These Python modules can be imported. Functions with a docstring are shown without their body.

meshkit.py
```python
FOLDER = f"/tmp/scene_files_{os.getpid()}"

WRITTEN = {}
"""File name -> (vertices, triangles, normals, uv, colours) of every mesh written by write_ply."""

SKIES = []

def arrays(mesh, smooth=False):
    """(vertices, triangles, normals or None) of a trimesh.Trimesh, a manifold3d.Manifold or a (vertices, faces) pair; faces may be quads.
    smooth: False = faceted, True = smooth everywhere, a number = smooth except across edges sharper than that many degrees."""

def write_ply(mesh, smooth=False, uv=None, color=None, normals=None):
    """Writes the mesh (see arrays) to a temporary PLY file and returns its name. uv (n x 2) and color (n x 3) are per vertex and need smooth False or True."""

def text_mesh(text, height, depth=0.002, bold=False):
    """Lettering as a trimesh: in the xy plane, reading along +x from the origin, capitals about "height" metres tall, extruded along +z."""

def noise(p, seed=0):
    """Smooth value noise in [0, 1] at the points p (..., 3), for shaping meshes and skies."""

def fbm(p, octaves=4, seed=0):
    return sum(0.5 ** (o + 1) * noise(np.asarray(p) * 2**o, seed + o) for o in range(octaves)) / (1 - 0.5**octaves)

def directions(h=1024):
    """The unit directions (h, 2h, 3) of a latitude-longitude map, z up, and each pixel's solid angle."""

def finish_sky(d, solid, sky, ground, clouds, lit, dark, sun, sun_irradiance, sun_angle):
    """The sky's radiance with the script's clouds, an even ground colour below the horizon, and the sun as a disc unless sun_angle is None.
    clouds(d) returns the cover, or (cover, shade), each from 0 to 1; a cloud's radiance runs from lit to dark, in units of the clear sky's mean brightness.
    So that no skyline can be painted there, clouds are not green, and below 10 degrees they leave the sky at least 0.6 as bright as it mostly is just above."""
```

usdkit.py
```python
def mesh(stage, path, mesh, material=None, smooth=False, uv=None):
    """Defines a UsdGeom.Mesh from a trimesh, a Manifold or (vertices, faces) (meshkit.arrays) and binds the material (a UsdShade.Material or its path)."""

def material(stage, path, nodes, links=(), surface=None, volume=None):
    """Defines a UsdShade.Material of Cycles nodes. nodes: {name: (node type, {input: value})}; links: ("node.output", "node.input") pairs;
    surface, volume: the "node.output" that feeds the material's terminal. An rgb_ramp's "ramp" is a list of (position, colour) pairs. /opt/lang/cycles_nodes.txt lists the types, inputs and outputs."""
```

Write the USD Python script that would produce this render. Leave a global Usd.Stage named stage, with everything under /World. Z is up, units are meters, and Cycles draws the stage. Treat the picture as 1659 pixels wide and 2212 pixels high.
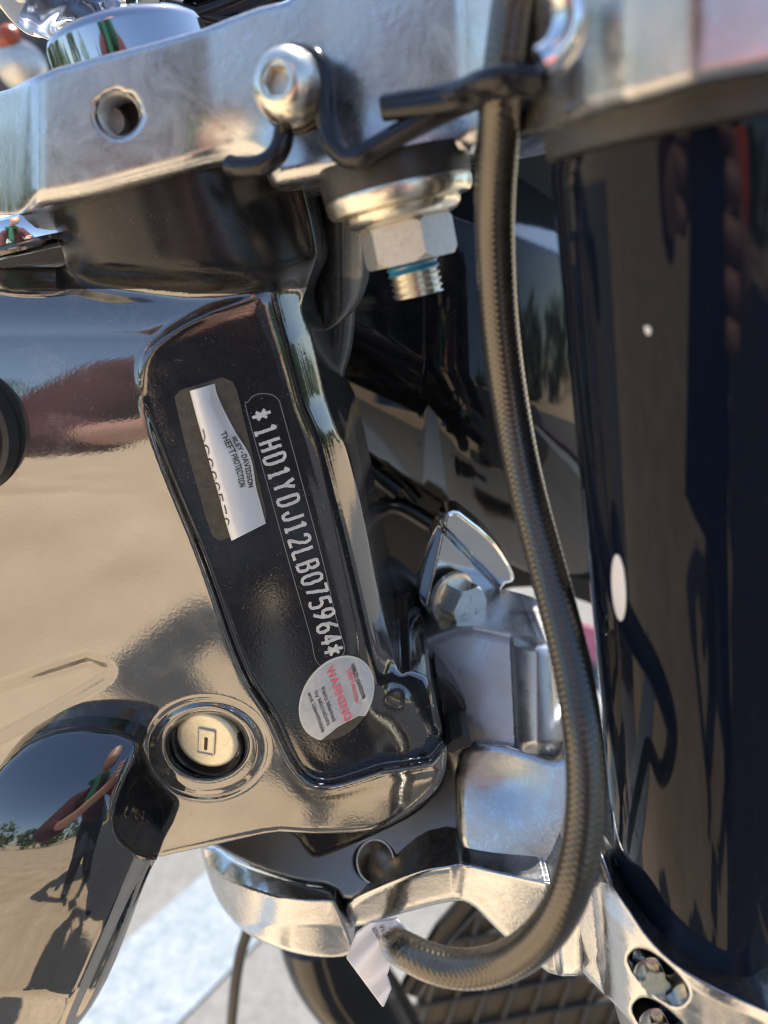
import math, random
import numpy as np, trimesh, shapely, manifold3d
from shapely.geometry import Polygon, LineString, MultiPolygon, Point
from scipy.spatial import Delaunay
from scipy.ndimage import gaussian_filter1d
import usdkit, meshkit
from pxr import Usd, UsdGeom, UsdLux, UsdShade, Gf, Sdf

stage = Usd.Stage.CreateInMemory()
UsdGeom.SetStageUpAxis(stage, 'Z'); UsdGeom.SetStageMetersPerUnit(stage, 1.0)
UsdGeom.Xform.Define(stage, '/World'); UsdGeom.Scope.Define(stage, '/World/Looks')
rng = np.random.default_rng(7); random.seed(7)

# ------------------------------------------------------------------ camera, sky, sun
TH, CAMZ = math.radians(20.0), 0.95                     # pitch down, eye height
F, CX, CY = 1664.0, 829.5, 1106.0                       # a phone's wide lens, in units of a 1659 x 2212 frame
cam = UsdGeom.Camera.Define(stage, '/World/camera')
ct, st = math.cos(TH), math.sin(TH)
cam.AddTransformOp().Set(Gf.Matrix4d(1,0,0,0, 0,st,ct,0, 0,-ct,st,0, 0,0,CAMZ,1))
cam.CreateFocalLengthAttr(6.86); cam.CreateHorizontalApertureAttr(6.86*1659/F); cam.CreateVerticalApertureAttr(6.86*2212/F)
cam.CreateClippingRangeAttr(Gf.Vec2f(0.01, 1000))
cam.CreateFStopAttr(2.0); cam.CreateFocusDistanceAttr(0.262)
cam.CreateExposureAttr(1.25)
SUN_EL, SUN_AZ = math.radians(60), math.radians(14)    # azimuth from +y (beyond the motorcycle) towards +x
sd = (math.cos(SUN_EL)*math.sin(SUN_AZ), math.cos(SUN_EL)*math.cos(SUN_AZ), math.sin(SUN_EL))
usdkit.material(stage, '/World/Looks/sky_light', {
    's': ('sky_texture', {'sky_type': 'single_scattering', 'sun_disc': False, 'sun_elevation': SUN_EL, 'sun_rotation': math.atan2(sd[0], sd[1]), 'aerosol_density': .7}),
    'b': ('background_shader', {'strength': 0.11})}, [('s.color', 'b.color')], surface='b.background')
sky = UsdLux.DomeLight.Define(stage, '/World/sky')
UsdShade.MaterialBindingAPI.Apply(sky.GetPrim()).Bind(UsdShade.Material.Get(stage, '/World/Looks/sky_light'))
sky.GetPrim().SetCustomDataByKey('kind', 'structure')
sun = UsdLux.DistantLight.Define(stage, '/World/sun')
sun.CreateNormalizeAttr(True); sun.CreateIntensityAttr(1.2); sun.CreateAngleAttr(0.53); sun.CreateColorAttr(Gf.Vec3f(1, .95, .87))
zx = np.array(sd); xx = np.cross((0,0,1), zx); xx /= np.linalg.norm(xx); yx = np.cross(zx, xx)
sun.AddTransformOp().Set(Gf.Matrix4d(*xx,0, *yx,0, *zx,0, 0,0,3,1))

# ------------------------------------------------------------------ helpers
def at(u, v, Y):
    """Point seen in direction (u, v) of the frame, at the horizontal distance Y in front of the lens."""
    u, v, Y = np.broadcast_arrays(np.asarray(u, float), np.asarray(v, float), np.asarray(Y, float))
    xc, yc = (u-CX)/F, (CY-v)/F
    z = Y/(ct+yc*st)
    return np.stack([xc*z, Y, CAMZ + z*(yc*ct-st)], -1)
def pixsize(v, Y):
    return Y/(ct+(CY-v)/F*st)/F
def plane3(a, b, c):
    """Plane through three (u, v, Y) points, as Y(u, v)."""
    P = np.array([a, b, c], float)
    iz = (ct+(CY-P[:,1])/F*st)/P[:,2]
    k = np.linalg.solve(np.column_stack([P[:,:2], np.ones(3)]), iz)
    return lambda u, v: (ct+(CY-v)/F*st)/(k[0]*u+k[1]*v+k[2])
def ss(a, b, x):
    t = np.clip((x-a)/(b-a), 0, 1); return t*t*(3-2*t)
def smax(a, b, k):
    h = np.clip(.5+.5*(a-b)/k, 0, 1); return b+(a-b)*h+k*h*(1-h)
def spline(pts, n=12, closed=False):
    """Catmull-Rom through the points."""
    P = np.asarray(pts, float)
    Q = np.vstack([P[-1], P, P[:2]]) if closed else np.vstack([2*P[0]-P[1], P, 2*P[-1]-P[-2]])
    out = []
    for i in range(1, len(Q)-2):
        p0, p1, p2, p3 = Q[i-1], Q[i], Q[i+1], Q[i+2]
        t = (np.arange(n)/n)[:, None]
        out.append(.5*(2*p1+(p2-p0)*t+(2*p0-5*p1+4*p2-p3)*t**2+(3*p1-p0-3*p2+p3)*t**3))
    if not closed: out.append(P[-1:])
    return np.vstack(out)
def interp(xs, ys):
    xs, ys = np.array(xs, float), np.array(ys, float)
    return lambda x: np.interp(x, xs, ys)
def rounded(poly, r):
    p = Polygon(poly) if not isinstance(poly, Polygon) else poly
    return p.buffer(-r).buffer(2*r).buffer(-r)
def signed(poly):
    P = poly if isinstance(poly, Polygon) else Polygon(poly)
    shapely.prepare(P); L = P.exterior; shapely.prepare(L)
    def f(u, v):
        pts = shapely.points(np.ravel(u), np.ravel(v))
        d = shapely.distance(L, pts)
        return np.where(shapely.contains_xy(P, np.ravel(u), np.ravel(v)), d, -d).reshape(np.shape(u))
    return f
def ring_pts(ring, step):
    L = LineString(ring.coords); n = max(8, int(L.length/step))
    return np.array([L.interpolate(i/n, normalized=True).coords[0] for i in range(n)])
def relief(poly, Yf, R=10, back=.03, step=5, round_k=1.0):
    """A solid with a shaped, round-edged face towards the viewer: outline poly, face distance Yf(u, v), edge radius R, depth back in metres."""
    P = poly if isinstance(poly, Polygon) else Polygon(poly)
    P = P.buffer(0)
    if isinstance(P, MultiPolygon): P = max(P.geoms, key=lambda g: g.area)
    rings = [P.exterior, *P.interiors]
    bd = [ring_pts(r, step*.7) for r in rings]
    pts = list(bd)
    if R > 0:
        for d in (.03, .1, .22, .4, .65, 1.0):
            g = P.buffer(-d*R)
            for gg in getattr(g, 'geoms', [g]):
                if not gg.is_empty:
                    for r in [gg.exterior, *gg.interiors]: pts.append(ring_pts(r, step*.8))
    x0, y0, x1, y1 = P.bounds
    gx, gy = np.meshgrid(np.arange(x0, x1, step), np.arange(y0, y1, step)); gx = gx + (np.arange(len(gx)) % 2)[:, None]*step*.5
    g = np.column_stack([gx.ravel(), gy.ravel()])
    inner = P.buffer(-max(R*1.0, step*.5)-step*.35)
    if not inner.is_empty: pts.append(g[shapely.contains_xy(inner, g[:,0], g[:,1])])
    nb = sum(map(len, bd))
    A = np.vstack(pts)
    tri = Delaunay(A).simplices
    c = A[tri].mean(1)
    tri = tri[shapely.contains_xy(P.buffer(.05), c[:,0], c[:,1])]
    a = A[tri]; area = np.cross(a[:,1]-a[:,0], a[:,2]-a[:,0])
    tri = tri[np.abs(area) > 1e-3]; area = area[np.abs(area) > 1e-3]
    tri = np.where((area > 0)[:, None], tri[:, ::-1], tri)       # v grows downwards: face the viewer
    d = np.zeros(len(A))
    bl = P.boundary; shapely.prepare(bl); d = shapely.distance(bl, shapely.points(A)); d[:nb] = 0
    Y = Yf(A[:,0], A[:,1])
    if R > 0:
        x = np.clip(1-d/R, 0, 1); Y = Y + round_k*R*pixsize(A[:,1], Y)*(1-np.sqrt(np.clip(1-x*x, 0, 1)))
    V = at(A[:,0], A[:,1], Y)
    B = at(A[:nb,0], A[:nb,1], Y[:nb]); eye = np.array([0,0,CAMZ]); 
    W = B + np.array([0, back, 0])                                 # the walls run straight back
    V = np.vstack([V, W]); n0 = len(A); faces = [tri]; k = 0
    for r in bd:
        i = k+np.arange(len(r)); j = k+(np.arange(len(r))+1) % len(r)
        ccw = Polygon(r).exterior.is_ccw
        q = np.vstack([np.column_stack([i, j, n0+j]), np.column_stack([i, n0+j, n0+i])])
        faces.append(q if ccw else q[:, ::-1]); k += len(r)
    m = trimesh.Trimesh(V, np.vstack(faces), process=False)
    return m
def tube(path, r, n=16, caps=True):
    """Round bar along a 3D path; r a number or one per point."""
    P = np.asarray(path, float); r = np.broadcast_to(np.asarray(r, float), (len(P),))
    T = np.gradient(P, axis=0); T /= np.linalg.norm(T, axis=1)[:, None]
    N = np.zeros_like(P); a = np.array([0, 0, 1.]) if abs(T[0][2]) < .9 else np.array([1., 0, 0])
    N[0] = np.cross(T[0], a); N[0] /= np.linalg.norm(N[0])
    for i in range(1, len(P)):
        w = N[i-1]-T[i]*np.dot(N[i-1], T[i]); N[i] = w/np.linalg.norm(w)
    Bn = np.cross(T, N); th = np.arange(n)/n*2*np.pi
    V = P[:, None]+r[:, None, None]*(np.cos(th)[None, :, None]*N[:, None]+np.sin(th)[None, :, None]*Bn[:, None])
    return grid_mesh(V, caps)
def grid_mesh(V, caps=True):
    m, n = V.shape[:2]; i = np.arange(m-1)[:, None]*n; j = np.arange(n)[None]; k = (j+1) % n
    f = np.concatenate([np.stack([i+j, i+k, i+n+k], -1).reshape(-1,3), np.stack([i+j, i+n+k, i+n+j], -1).reshape(-1,3)])
    X = V.reshape(-1,3)
    if caps:
        c0, c1 = len(X), len(X)+1; X = np.vstack([X, V[0].mean(0), V[-1].mean(0)]); j = np.arange(n)
        f = np.vstack([f, np.column_stack([np.full(n, c0), (j+1) % n, j]), np.column_stack([np.full(n, c1), (m-1)*n+j, (m-1)*n+(j+1) % n])])
    return trimesh.Trimesh(X, f, process=False)
def frame(z, x=None):
    z = np.asarray(z, float); z = z/np.linalg.norm(z)
    a = np.asarray(x, float) if x is not None else (np.array([1., 0, 0]) if abs(z[0]) < .9 else np.array([0, 1., 0]))
    x = a-z*np.dot(a, z); x /= np.linalg.norm(x)
    return np.column_stack([x, np.cross(z, x), z])
def lathe(prof, origin, axis, n=64, x=None, caps=None):
    """prof: (radius, height along axis) pairs."""
    M = frame(axis, x); p = np.asarray(prof, float); th = np.arange(n)/n*2*np.pi
    L = np.stack([p[:,0,None]*np.cos(th), p[:,0,None]*np.sin(th), np.repeat(p[:,1,None], n, 1)], -1)
    return grid_mesh(L @ M.T + np.asarray(origin), caps=(p[0,0] > 1e-6 or p[-1,0] > 1e-6) if caps is None else caps)
def hexprism(rad, h, ch, origin, axis, x=None):
    """Hexagonal head with turned (chamfered) corners."""
    hx = manifold3d.Manifold.cylinder(h, rad, rad, 6)
    cone = manifold3d.Manifold.revolve(manifold3d.CrossSection([[(0, 0), (rad*.90, 0), (rad*1.02, ch), (rad*1.02, h-ch), (rad*.90, h), (0, h)]]), 96)
    m = (hx ^ cone).to_mesh(); M = frame(axis, x)
    return trimesh.Trimesh(m.vert_properties[:, :3] @ M.T + np.asarray(origin), m.tri_verts, process=False)
def thread(r, pitch, turns, origin, axis, depth=.55, n=48):
    """Screw thread: a rod whose radius winds."""
    M = frame(axis); k = 14; rows = int(turns*k)
    th = np.arange(n)/n*2*np.pi
    zz = np.arange(rows+1)/k*pitch
    ph = ((zz[:, None]/pitch - th/(2*np.pi)) % 1)
    rr = r - depth*pitch*np.abs(2*ph-1)*1.0
    L = np.stack([rr*np.cos(th), rr*np.sin(th), np.repeat(zz[:, None], n, 1)], -1)
    return grid_mesh(L @ M.T + np.asarray(origin))
def join(*ms): return trimesh.util.concatenate(list(ms))

def free(path):
    if not stage.GetPrimAtPath(path): return path
    k = 1
    while stage.GetPrimAtPath(f'{path}_{k:03d}'): k += 1
    return f'{path}_{k:03d}'
def tag(p, label=None, cat=None, group=None, kind=None):
    p = p.GetPrim() if hasattr(p, 'GetPrim') else p
    for k, v in (('label', label), ('category', cat), ('group', group), ('kind', kind)):
        if v: p.SetCustomDataByKey(k, v)
    return p
def obj(name, mesh, mat, parent=None, label=None, smooth=35):
    base = parent.GetPath().pathString if parent else '/World'
    p = usdkit.mesh(stage, free(f'{base}/{name}'), mesh, mat, smooth=smooth).GetPrim()
    UsdGeom.Mesh(p).CreateDoubleSidedAttr(True)
    if label: tag(p, label)
    return p
def empty(name, parent=None, label=None):
    base = parent.GetPath().pathString if parent else '/World'
    p = UsdGeom.Xform.Define(stage, free(f'{base}/{name}')).GetPrim()
    if label: tag(p, label)
    return p

# ------------------------------------------------------------------ materials
MAT = {}
def surface(name, color, rough=.4, metal=0., ior=1.5, dust=0., dust_color=(.42, .36, .28), speck=0., speck_scale=1500,
            bump=0., bump_scale=600, blot=0., blot_scale=90, smear=0., coat=0., dark=(.25, .22, .18), stretch=(1, 1, 1), spec=.5, film_scale=420, film_lo=.35, film_hi=.75):
    """One surface: colour with blotches, a film of dust and grains of dust, uneven gloss, fine relief."""
    N = {'g': ('geometry', {}),
         'p': ('principled_bsdf', {'base_color': color, 'metallic': metal, 'roughness': rough, 'ior': ior, 'coat_weight': coat, 'coat_roughness': .03, 'specular_ior_level': spec}),
         'map': ('mapping', {'scale': stretch}),
         'n1': ('noise_texture', {'scale': blot_scale, 'detail': 6, 'roughness': .65}),
         'c0': ('mix_color', {'blend_type': 'mix', 'a': color, 'b': tuple(c*d for c, d in zip(color, dark)) if metal < .5 else dark}),
         'bl': ('map_range', {'from_min': .5, 'from_max': .8, 'to_min': 0, 'to_max': blot, 'clamp': True}),
         'n2': ('noise_texture', {'scale': film_scale, 'detail': 7, 'roughness': .72, 'distortion': .3}),
         'v': ('voronoi_texture', {'scale': speck_scale}),
         'vs': ('map_range', {'from_min': .10, 'from_max': .18, 'to_min': 1, 'to_max': 0, 'clamp': True}),
         'n3': ('noise_texture', {'scale': 160, 'detail': 3}),
         'pick': ('map_range', {'from_min': .5, 'from_max': .6, 'to_min': .12, 'to_max': 1, 'clamp': True}),
         'rs': ('separate_color', {}), 'rk': ('math', {'math_type': 'less_than', 'value2': .45}),
         's1': ('math', {'math_type': 'multiply'}), 's2': ('math', {'math_type': 'multiply'}), 's3': ('math', {'math_type': 'multiply', 'value2': speck}),
         'film': ('map_range', {'from_min': film_lo, 'from_max': film_hi, 'to_min': dust*.35, 'to_max': dust*1.5, 'clamp': True}),
         'sum': ('math', {'math_type': 'add', 'use_clamp': True}),
         'dif': ('diffuse_bsdf', {'color': dust_color}),
         'mx': ('mix_closure', {}),
         'n4': ('noise_texture', {'scale': 70, 'detail': 5, 'roughness': .7, 'distortion': .8}),
         'rr': ('map_range', {'from_min': .35, 'from_max': .75, 'to_min': rough*(1-.3*min(1, smear*5)), 'to_max': rough+smear, 'clamp': True}),
         'nb': ('noise_texture', {'scale': bump_scale, 'detail': 3, 'roughness': .55}),
         'bp': ('bump', {'strength': bump, 'distance': .0004})}
    L = [('g.position', 'map.vector'), ('map.vector', 'n1.vector'), ('n1.fac', 'bl.value'), ('bl.result', 'c0.fac'), ('c0.result', 'p.base_color'),
         ('g.position', 'v.vector'), ('v.distance', 'vs.value'), ('v.color', 'rs.color'), ('rs.r', 'rk.value1'), ('vs.result', 's1.value1'), ('rk.value', 's1.value2'),
         ('g.position', 'n3.vector'), ('n3.fac', 'pick.value'), ('s1.value', 's2.value1'), ('pick.result', 's2.value2'), ('s2.value', 's3.value1'),
         ('map.vector', 'n2.vector'), ('n2.fac', 'film.value'), ('film.result', 'sum.value1'), ('s3.value', 'sum.value2'), ('sum.value', 'mx.fac'),
         ('p.BSDF', 'mx.closure1'), ('dif.BSDF', 'mx.closure2'),
         ('map.vector', 'n4.vector'), ('n4.fac', 'rr.value'), ('rr.result', 'p.roughness'),
         ('map.vector', 'nb.vector'), ('nb.fac', 'bp.height')]
    if bump: L += [('bp.normal', 'p.normal')]
    MAT[name] = usdkit.material(stage, f'/World/Looks/{name}', N, L, surface='mx.closure')
    return MAT[name]
BLK = (.008, .008, .009)
surface('gloss_black', BLK, .03, ior=3.0, dust=.17, speck=.6, speck_scale=1300, bump=.03, bump_scale=900, smear=.05, film_scale=55, film_lo=.5, film_hi=.72, dust_color=(.50, .42, .31))
surface('vin_black', (.009, .009, .010), .10, ior=1.5, dust=.012, speck=.5, speck_scale=1500, bump=.10, bump_scale=1400, smear=.08)
surface('tube_black', BLK, .03, ior=2.3, dust=.012, speck=.22, speck_scale=1300, bump=.02, bump_scale=500, smear=.04)
surface('fork_black', (.003, .005, .010), .03, ior=1.27, dust=.004, speck=.08, speck_scale=700, bump=.02, bump_scale=200, smear=.03)
surface('shell_black', (.003,.003,.004), .04, ior=1.38, dust=.012, speck=.25, speck_scale=900, smear=.05)
surface('collar_black', (.007, .007, .008), .19, ior=1.42, dust=.022, dust_color=(.38,.35,.31), speck=.7, speck_scale=1400, bump=.08, bump_scale=1400, smear=.12)
surface('head_black', (.008, .008, .009), .04, ior=2.35, dust=.022, speck=.8, speck_scale=1100, bump=.045, bump_scale=1000, smear=.09)
surface('dark_plastic', (.018, .018, .019), .35, dust=.05, speck=.2)
surface('matt_black', (.006, .006, .006), .5, dust=.015, speck=.15)
surface('satin_rubber', (.03, .032, .034), .42, dust=.05, smear=.1)
surface('boot_rubber', (.02, .02, .02), .2, ior=1.7, dust=.12, speck=.3, smear=.15)
surface('wire_black', (.006, .006, .008), .16, ior=1.5, dust=.008, smear=.06)
surface('polished_alloy', (.54, .56, .58), .24, metal=1, blot=.45, blot_scale=110, dark=(.36, .35, .35), smear=.16, bump=.12, bump_scale=500, dust=.05, speck=.2, speck_scale=900)
surface('cast_alloy', (.235, .255, .28), .46, metal=1, blot=.4, blot_scale=140, dark=(.25, .25, .25), smear=.12, bump=.2, bump_scale=1800, dust=.04)
surface('clamp_alloy', (.60, .625, .65), .15, metal=1, blot=.55, blot_scale=120, dark=(.33, .33, .33), smear=.2, bump=.15, bump_scale=700, dust=.06, speck=.35, speck_scale=800)
surface('brushed_alloy', (.52, .52, .52), .38, metal=1, blot=.3, blot_scale=140, dark=(.38, .38, .38), smear=.15, bump=.1, bump_scale=900, dust=.05, speck=.3, speck_scale=800)
surface('chrome', (.82, .83, .84), .035, metal=1, dust=.015, speck=.15, smear=.05)
surface('cap_chrome', (.46, .48, .53), .05, metal=1, dust=.015, speck=.15, smear=.05)
surface('zinc', (.80, .77, .66), .24, metal=1, blot=.35, blot_scale=320, dark=(.45, .43, .38), smear=.12, bump=.12, bump_scale=900, dust=.05)
surface('zinc_rough', (.62, .61, .56), .42, metal=.85, blot=.5, blot_scale=600, dark=(.3, .29, .27), bump=.3, bump_scale=1500, dust=.1)
surface('lock_metal', (.86, .80, .60), .38, metal=.8, blot=.45, blot_scale=500, dark=(.40, .34, .22), bump=.25, bump_scale=1200, dust=.08)
surface('bore_metal', (.66, .56, .42), .28, metal=1, blot=.3, blot_scale=300, bump=.2, bump_scale=1200)
surface('amber_lens', (.30, .06, .02), .3)
surface('thread_lock', (.02, .22, .42), .5, bump=.4, bump_scale=1600)
surface('stamped_silver', (.78, .77, .74), .35, metal=.35, bump=.5, bump_scale=2500)
surface('residue', (.030, .027, .023), .5, dust=.14, speck=.9, speck_scale=1700, bump=.3, bump_scale=2000)
surface('outline_grey', (.22, .21, .19), .4)
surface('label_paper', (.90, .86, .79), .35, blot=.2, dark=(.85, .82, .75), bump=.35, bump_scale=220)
surface('tag_paper', (.80, .78, .80), .4, bump=.5, bump_scale=160)
surface('ink_black', (.02, .018, .018), .5)
surface('ink_brown', (.06, .035, .025), .5)
surface('ink_pink', (.80, .16, .22), .5)
surface('sticker_silver', (.78, .80, .81), .2, metal=.62, blot=.12, blot_scale=500, dark=(.5, .5, .5), smear=.1, bump=.03, bump_scale=900)
surface('sticker_rim', (.8, .8, .76), .3, metal=.5)
surface('hose_braid', (.085, .077, .063), .21, metal=.9, ior=1.5, coat=.8, dark=(.08,.07,.055), smear=.08, dust=.03)
surface('brown_mesh', (.10, .07, .04), .6, bump=.3)
surface('maroon_cloth', (.062, .014, .014), .9)
surface('green_cloth', (.02, .12, .07), .9)
surface('navy_cloth', (.012, .016, .03), .85)
surface('orange_cloth', (.85, .12, .03), .8)
surface('skin', (.55, .30, .21), .5)
surface('hair', (.02, .015, .012), .6)
surface('phone_black', (.01, .01, .012), .15)
surface('shoe', (.03, .03, .03), .6)
def ground_mat(name, a, b, scale, bump, fine=60):
    MAT[name] = usdkit.material(stage, f'/World/Looks/{name}', {
        'g': ('geometry', {}), 'n': ('noise_texture', {'scale': scale, 'detail': 8, 'roughness': .7}), 'n2': ('noise_texture', {'scale': fine, 'detail': 5, 'roughness': .7}),
        'r': ('rgb_ramp', {'ramp': [(.3, a), (.7, b)]}), 'r2': ('map_range', {'from_min': .3, 'from_max': .7, 'to_min': .8, 'to_max': 1.15}),
        'm': ('mix_color', {'blend_type': 'multiply', 'fac': 1.0, 'use_clamp_result': False}), 'c': ('combine_xyz', {}),
        'p': ('principled_bsdf', {'roughness': .9}), 'bp': ('bump', {'strength': bump, 'distance': .004})},
        [('g.position', 'n.vector'), ('g.position', 'n2.vector'), ('n.fac', 'r.fac'), ('n2.fac', 'r2.value'), ('r2.result', 'c.x'), ('r2.result', 'c.y'), ('r2.result', 'c.z'),
         ('r.color', 'm.a'), ('c.vector', 'm.b'), ('m.result', 'p.base_color'), ('n2.fac', 'bp.height'), ('bp.normal', 'p.normal')], surface='p.BSDF')
ground_mat('tan_dirt', (.44, .315, .185), (.72, .55, .36), 3.2, .5)
ground_mat('concrete', (.145, .14, .13), (.18, .176, .165), 5, .3, 90)
ground_mat('white_paint', (.15, .18, .205), (.27, .30, .325), 45, .3, 120)
ground_mat('asphalt', (.035, .036, .04), (.06, .06, .062), 6, .4, 150)
ground_mat('red_paint', (.42, .11, .16), (.52, .17, .22), 20, .2)
ground_mat('pale_paint', (.30, .33, .34), (.36, .38, .39), 20, .2)
ground_mat('leaf', (.03, .06, .012), (.09, .14, .03), 8, .2)

# ------------------------------------------------------------------ the setting
def sheet(x0, x1, y0, y1, z, nx=2, ny=2):
    X, Yg = np.meshgrid(np.linspace(x0, x1, nx), np.linspace(y0, y1, ny)); V = np.column_stack([X.ravel(), Yg.ravel(), np.full(X.size, z)])
    i = (np.arange(ny-1)[:, None]*nx+np.arange(nx-1)).ravel()
    return trimesh.Trimesh(V, np.vstack([np.column_stack([i, i+1, i+nx+1]), np.column_stack([i, i+nx+1, i+nx])]), process=False)
def slab(poly, z0, z1):
    m = trimesh.creation.extrude_polygon(Polygon(poly), z1-z0); m.apply_translation((0, 0, z0)); return m
p = obj('ground', sheet(-300, 300, -300, 300, 0), 'x' and MAT['tan_dirt'], smooth=False); tag(p, 'sunlit tan dirt lot on the near side of the motorcycle', 'ground', kind='structure')
p = obj('pavement', slab([(-6, .38), (6, .38), (6, 6), (-6, 6)], -.02, .004), MAT['concrete'], smooth=False); tag(p, 'pale grey concrete under and beyond the motorcycle', 'pavement', kind='structure')
ed = np.array([(.07+.05*math.sin(3.1*y)+.03*math.sin(11*y+1), y) for y in np.linspace(-14, .372, 120)])
p = obj('asphalt_lane', slab(np.vstack([ed, [(9, .372), (9, -14)]]), -.02, .004), MAT['asphalt'], smooth=False); tag(p, 'dark asphalt lane beside the tan dirt', 'road', kind='structure')
def on_ground(u, v):
    a = at(u, v, 1.0); k = CAMZ/(CAMZ-a[2]); return np.array([0, 0, CAMZ])*(1-k)+a*k
la, lb = on_ground(225, 2085), on_ground(450, 1890)      # far edge of the painted line
lc = on_ground(395, 2212)                                 # a point of its near edge
d = (lb-la)[:2]; d /= np.linalg.norm(d); nrm = np.array([d[1], -d[0]]); w = float(np.dot((lc-la)[:2], nrm))
a0, a1 = la[:2]-d*1.0, la[:2]+d*2.2
p = obj('painted_line', slab([a0, a1, a1+nrm*w, a0+nrm*w], .005, .009), MAT['white_paint'], smooth=False); tag(p, 'broad worn white painted line crossing the concrete', 'painted line', kind='structure')
k0, k1 = on_ground(1030, 1385), on_ground(1300, 1472)
d = (k1-k0)[:2]; d /= np.linalg.norm(d); nrm = np.array([-d[1], d[0]])
if nrm[1] < 0: nrm = -nrm
q0, q1 = k0[:2]-d*1.2, k0[:2]+d*2.5
p = obj('kerb', slab([q0, q1, q1+nrm*.3, q0+nrm*.3], .0, .13), MAT['concrete'], smooth=False); tag(p, 'low concrete kerb beyond the motorcycle', 'kerb', kind='structure')
p = obj('kerb_red_paint', slab([q0-nrm*.006, q1-nrm*.006, q1-nrm*.001, q0-nrm*.001], .045, .13), MAT['red_paint'], smooth=False); tag(p, 'faded red paint band along the kerb face', 'kerb paint', kind='structure')
p = obj('kerb_white_paint', slab([q0-nrm*.3, q1-nrm*.3, q1-nrm*.008, q0-nrm*.008], .009, .013), MAT['pale_paint'], smooth=False); tag(p, 'pale painted strip at the foot of the kerb', 'painted line', kind='structure')

# ================================================================== the motorcycle
bike = empty('motorcycle'); tag(bike, 'parked black motorcycle seen close at its steering head, with polished fork clamps', 'motorcycle')
Y0 = .235
PX = .00015
def dirs(deg): a = math.radians(deg); return np.array([math.sin(a), math.cos(a)]), np.array([math.cos(a), -math.sin(a)])
AX, BX = dirs(18.5)
def st_(u, v): return (u-640)*BX[0]+(v-1150)*BX[1], (u-640)*AX[0]+(v-1150)*AX[1]
AUP = np.array([-math.sin(math.radians(13)), 0, math.cos(math.radians(13))])     # steering axis, upwards

# ---- the frame's neck: head tube, gusset panel, stamped face
lip = spline([(471,657),(417,682),(367,711),(327,742),(306,774),(301,815),(308,868),(334,950),(378,1062),(420,1160),(458,1262),(497,1380),(532,1466),(562,1512),(592,1556),(616,1616),(643,1663),(672,1689),(708,1695),(765,1679),(835,1655)], 10)
lip = np.column_stack([gaussian_filter1d(lip[:,0], 5, mode='nearest'), gaussian_filter1d(lip[:,1], 5, mode='nearest')])
face_region = Polygon(np.vstack([lip, [(872,1652),(930,1640),(1000,1560),(1000,1400),(900,600),(760,540),(690,565),(621,603),(560,630)]])).buffer(0)
sdV = signed(face_region)
slot_sd = signed(rounded([(-60,1500),(190,1419),(245,1440),(235,1465),(100,1545),(-60,1630)], 16))
pocket_sd = signed(rounded([(302,1604),(288,1640),(265,1690),(247,1750),(250,1800),(270,1826),(305,1830),(335,1812),(360,1775),(378,1735),(352,1704),(322,1668)], 10))
cup_sd = signed(rounded([(830,1500),(880,1444),(928,1462),(945,1510),(956,1560),(968,1605),(966,1660),(930,1720),(850,1760),(820,1640)], 14))
s_right = interp([-520,-440,-260,-180,-50,90,260,330,380], [172,166,153,161,150,137,118,110,106])
vline = interp([100,150,300,430,560,650,700], [588,590,590,602,600,588,580])
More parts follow.
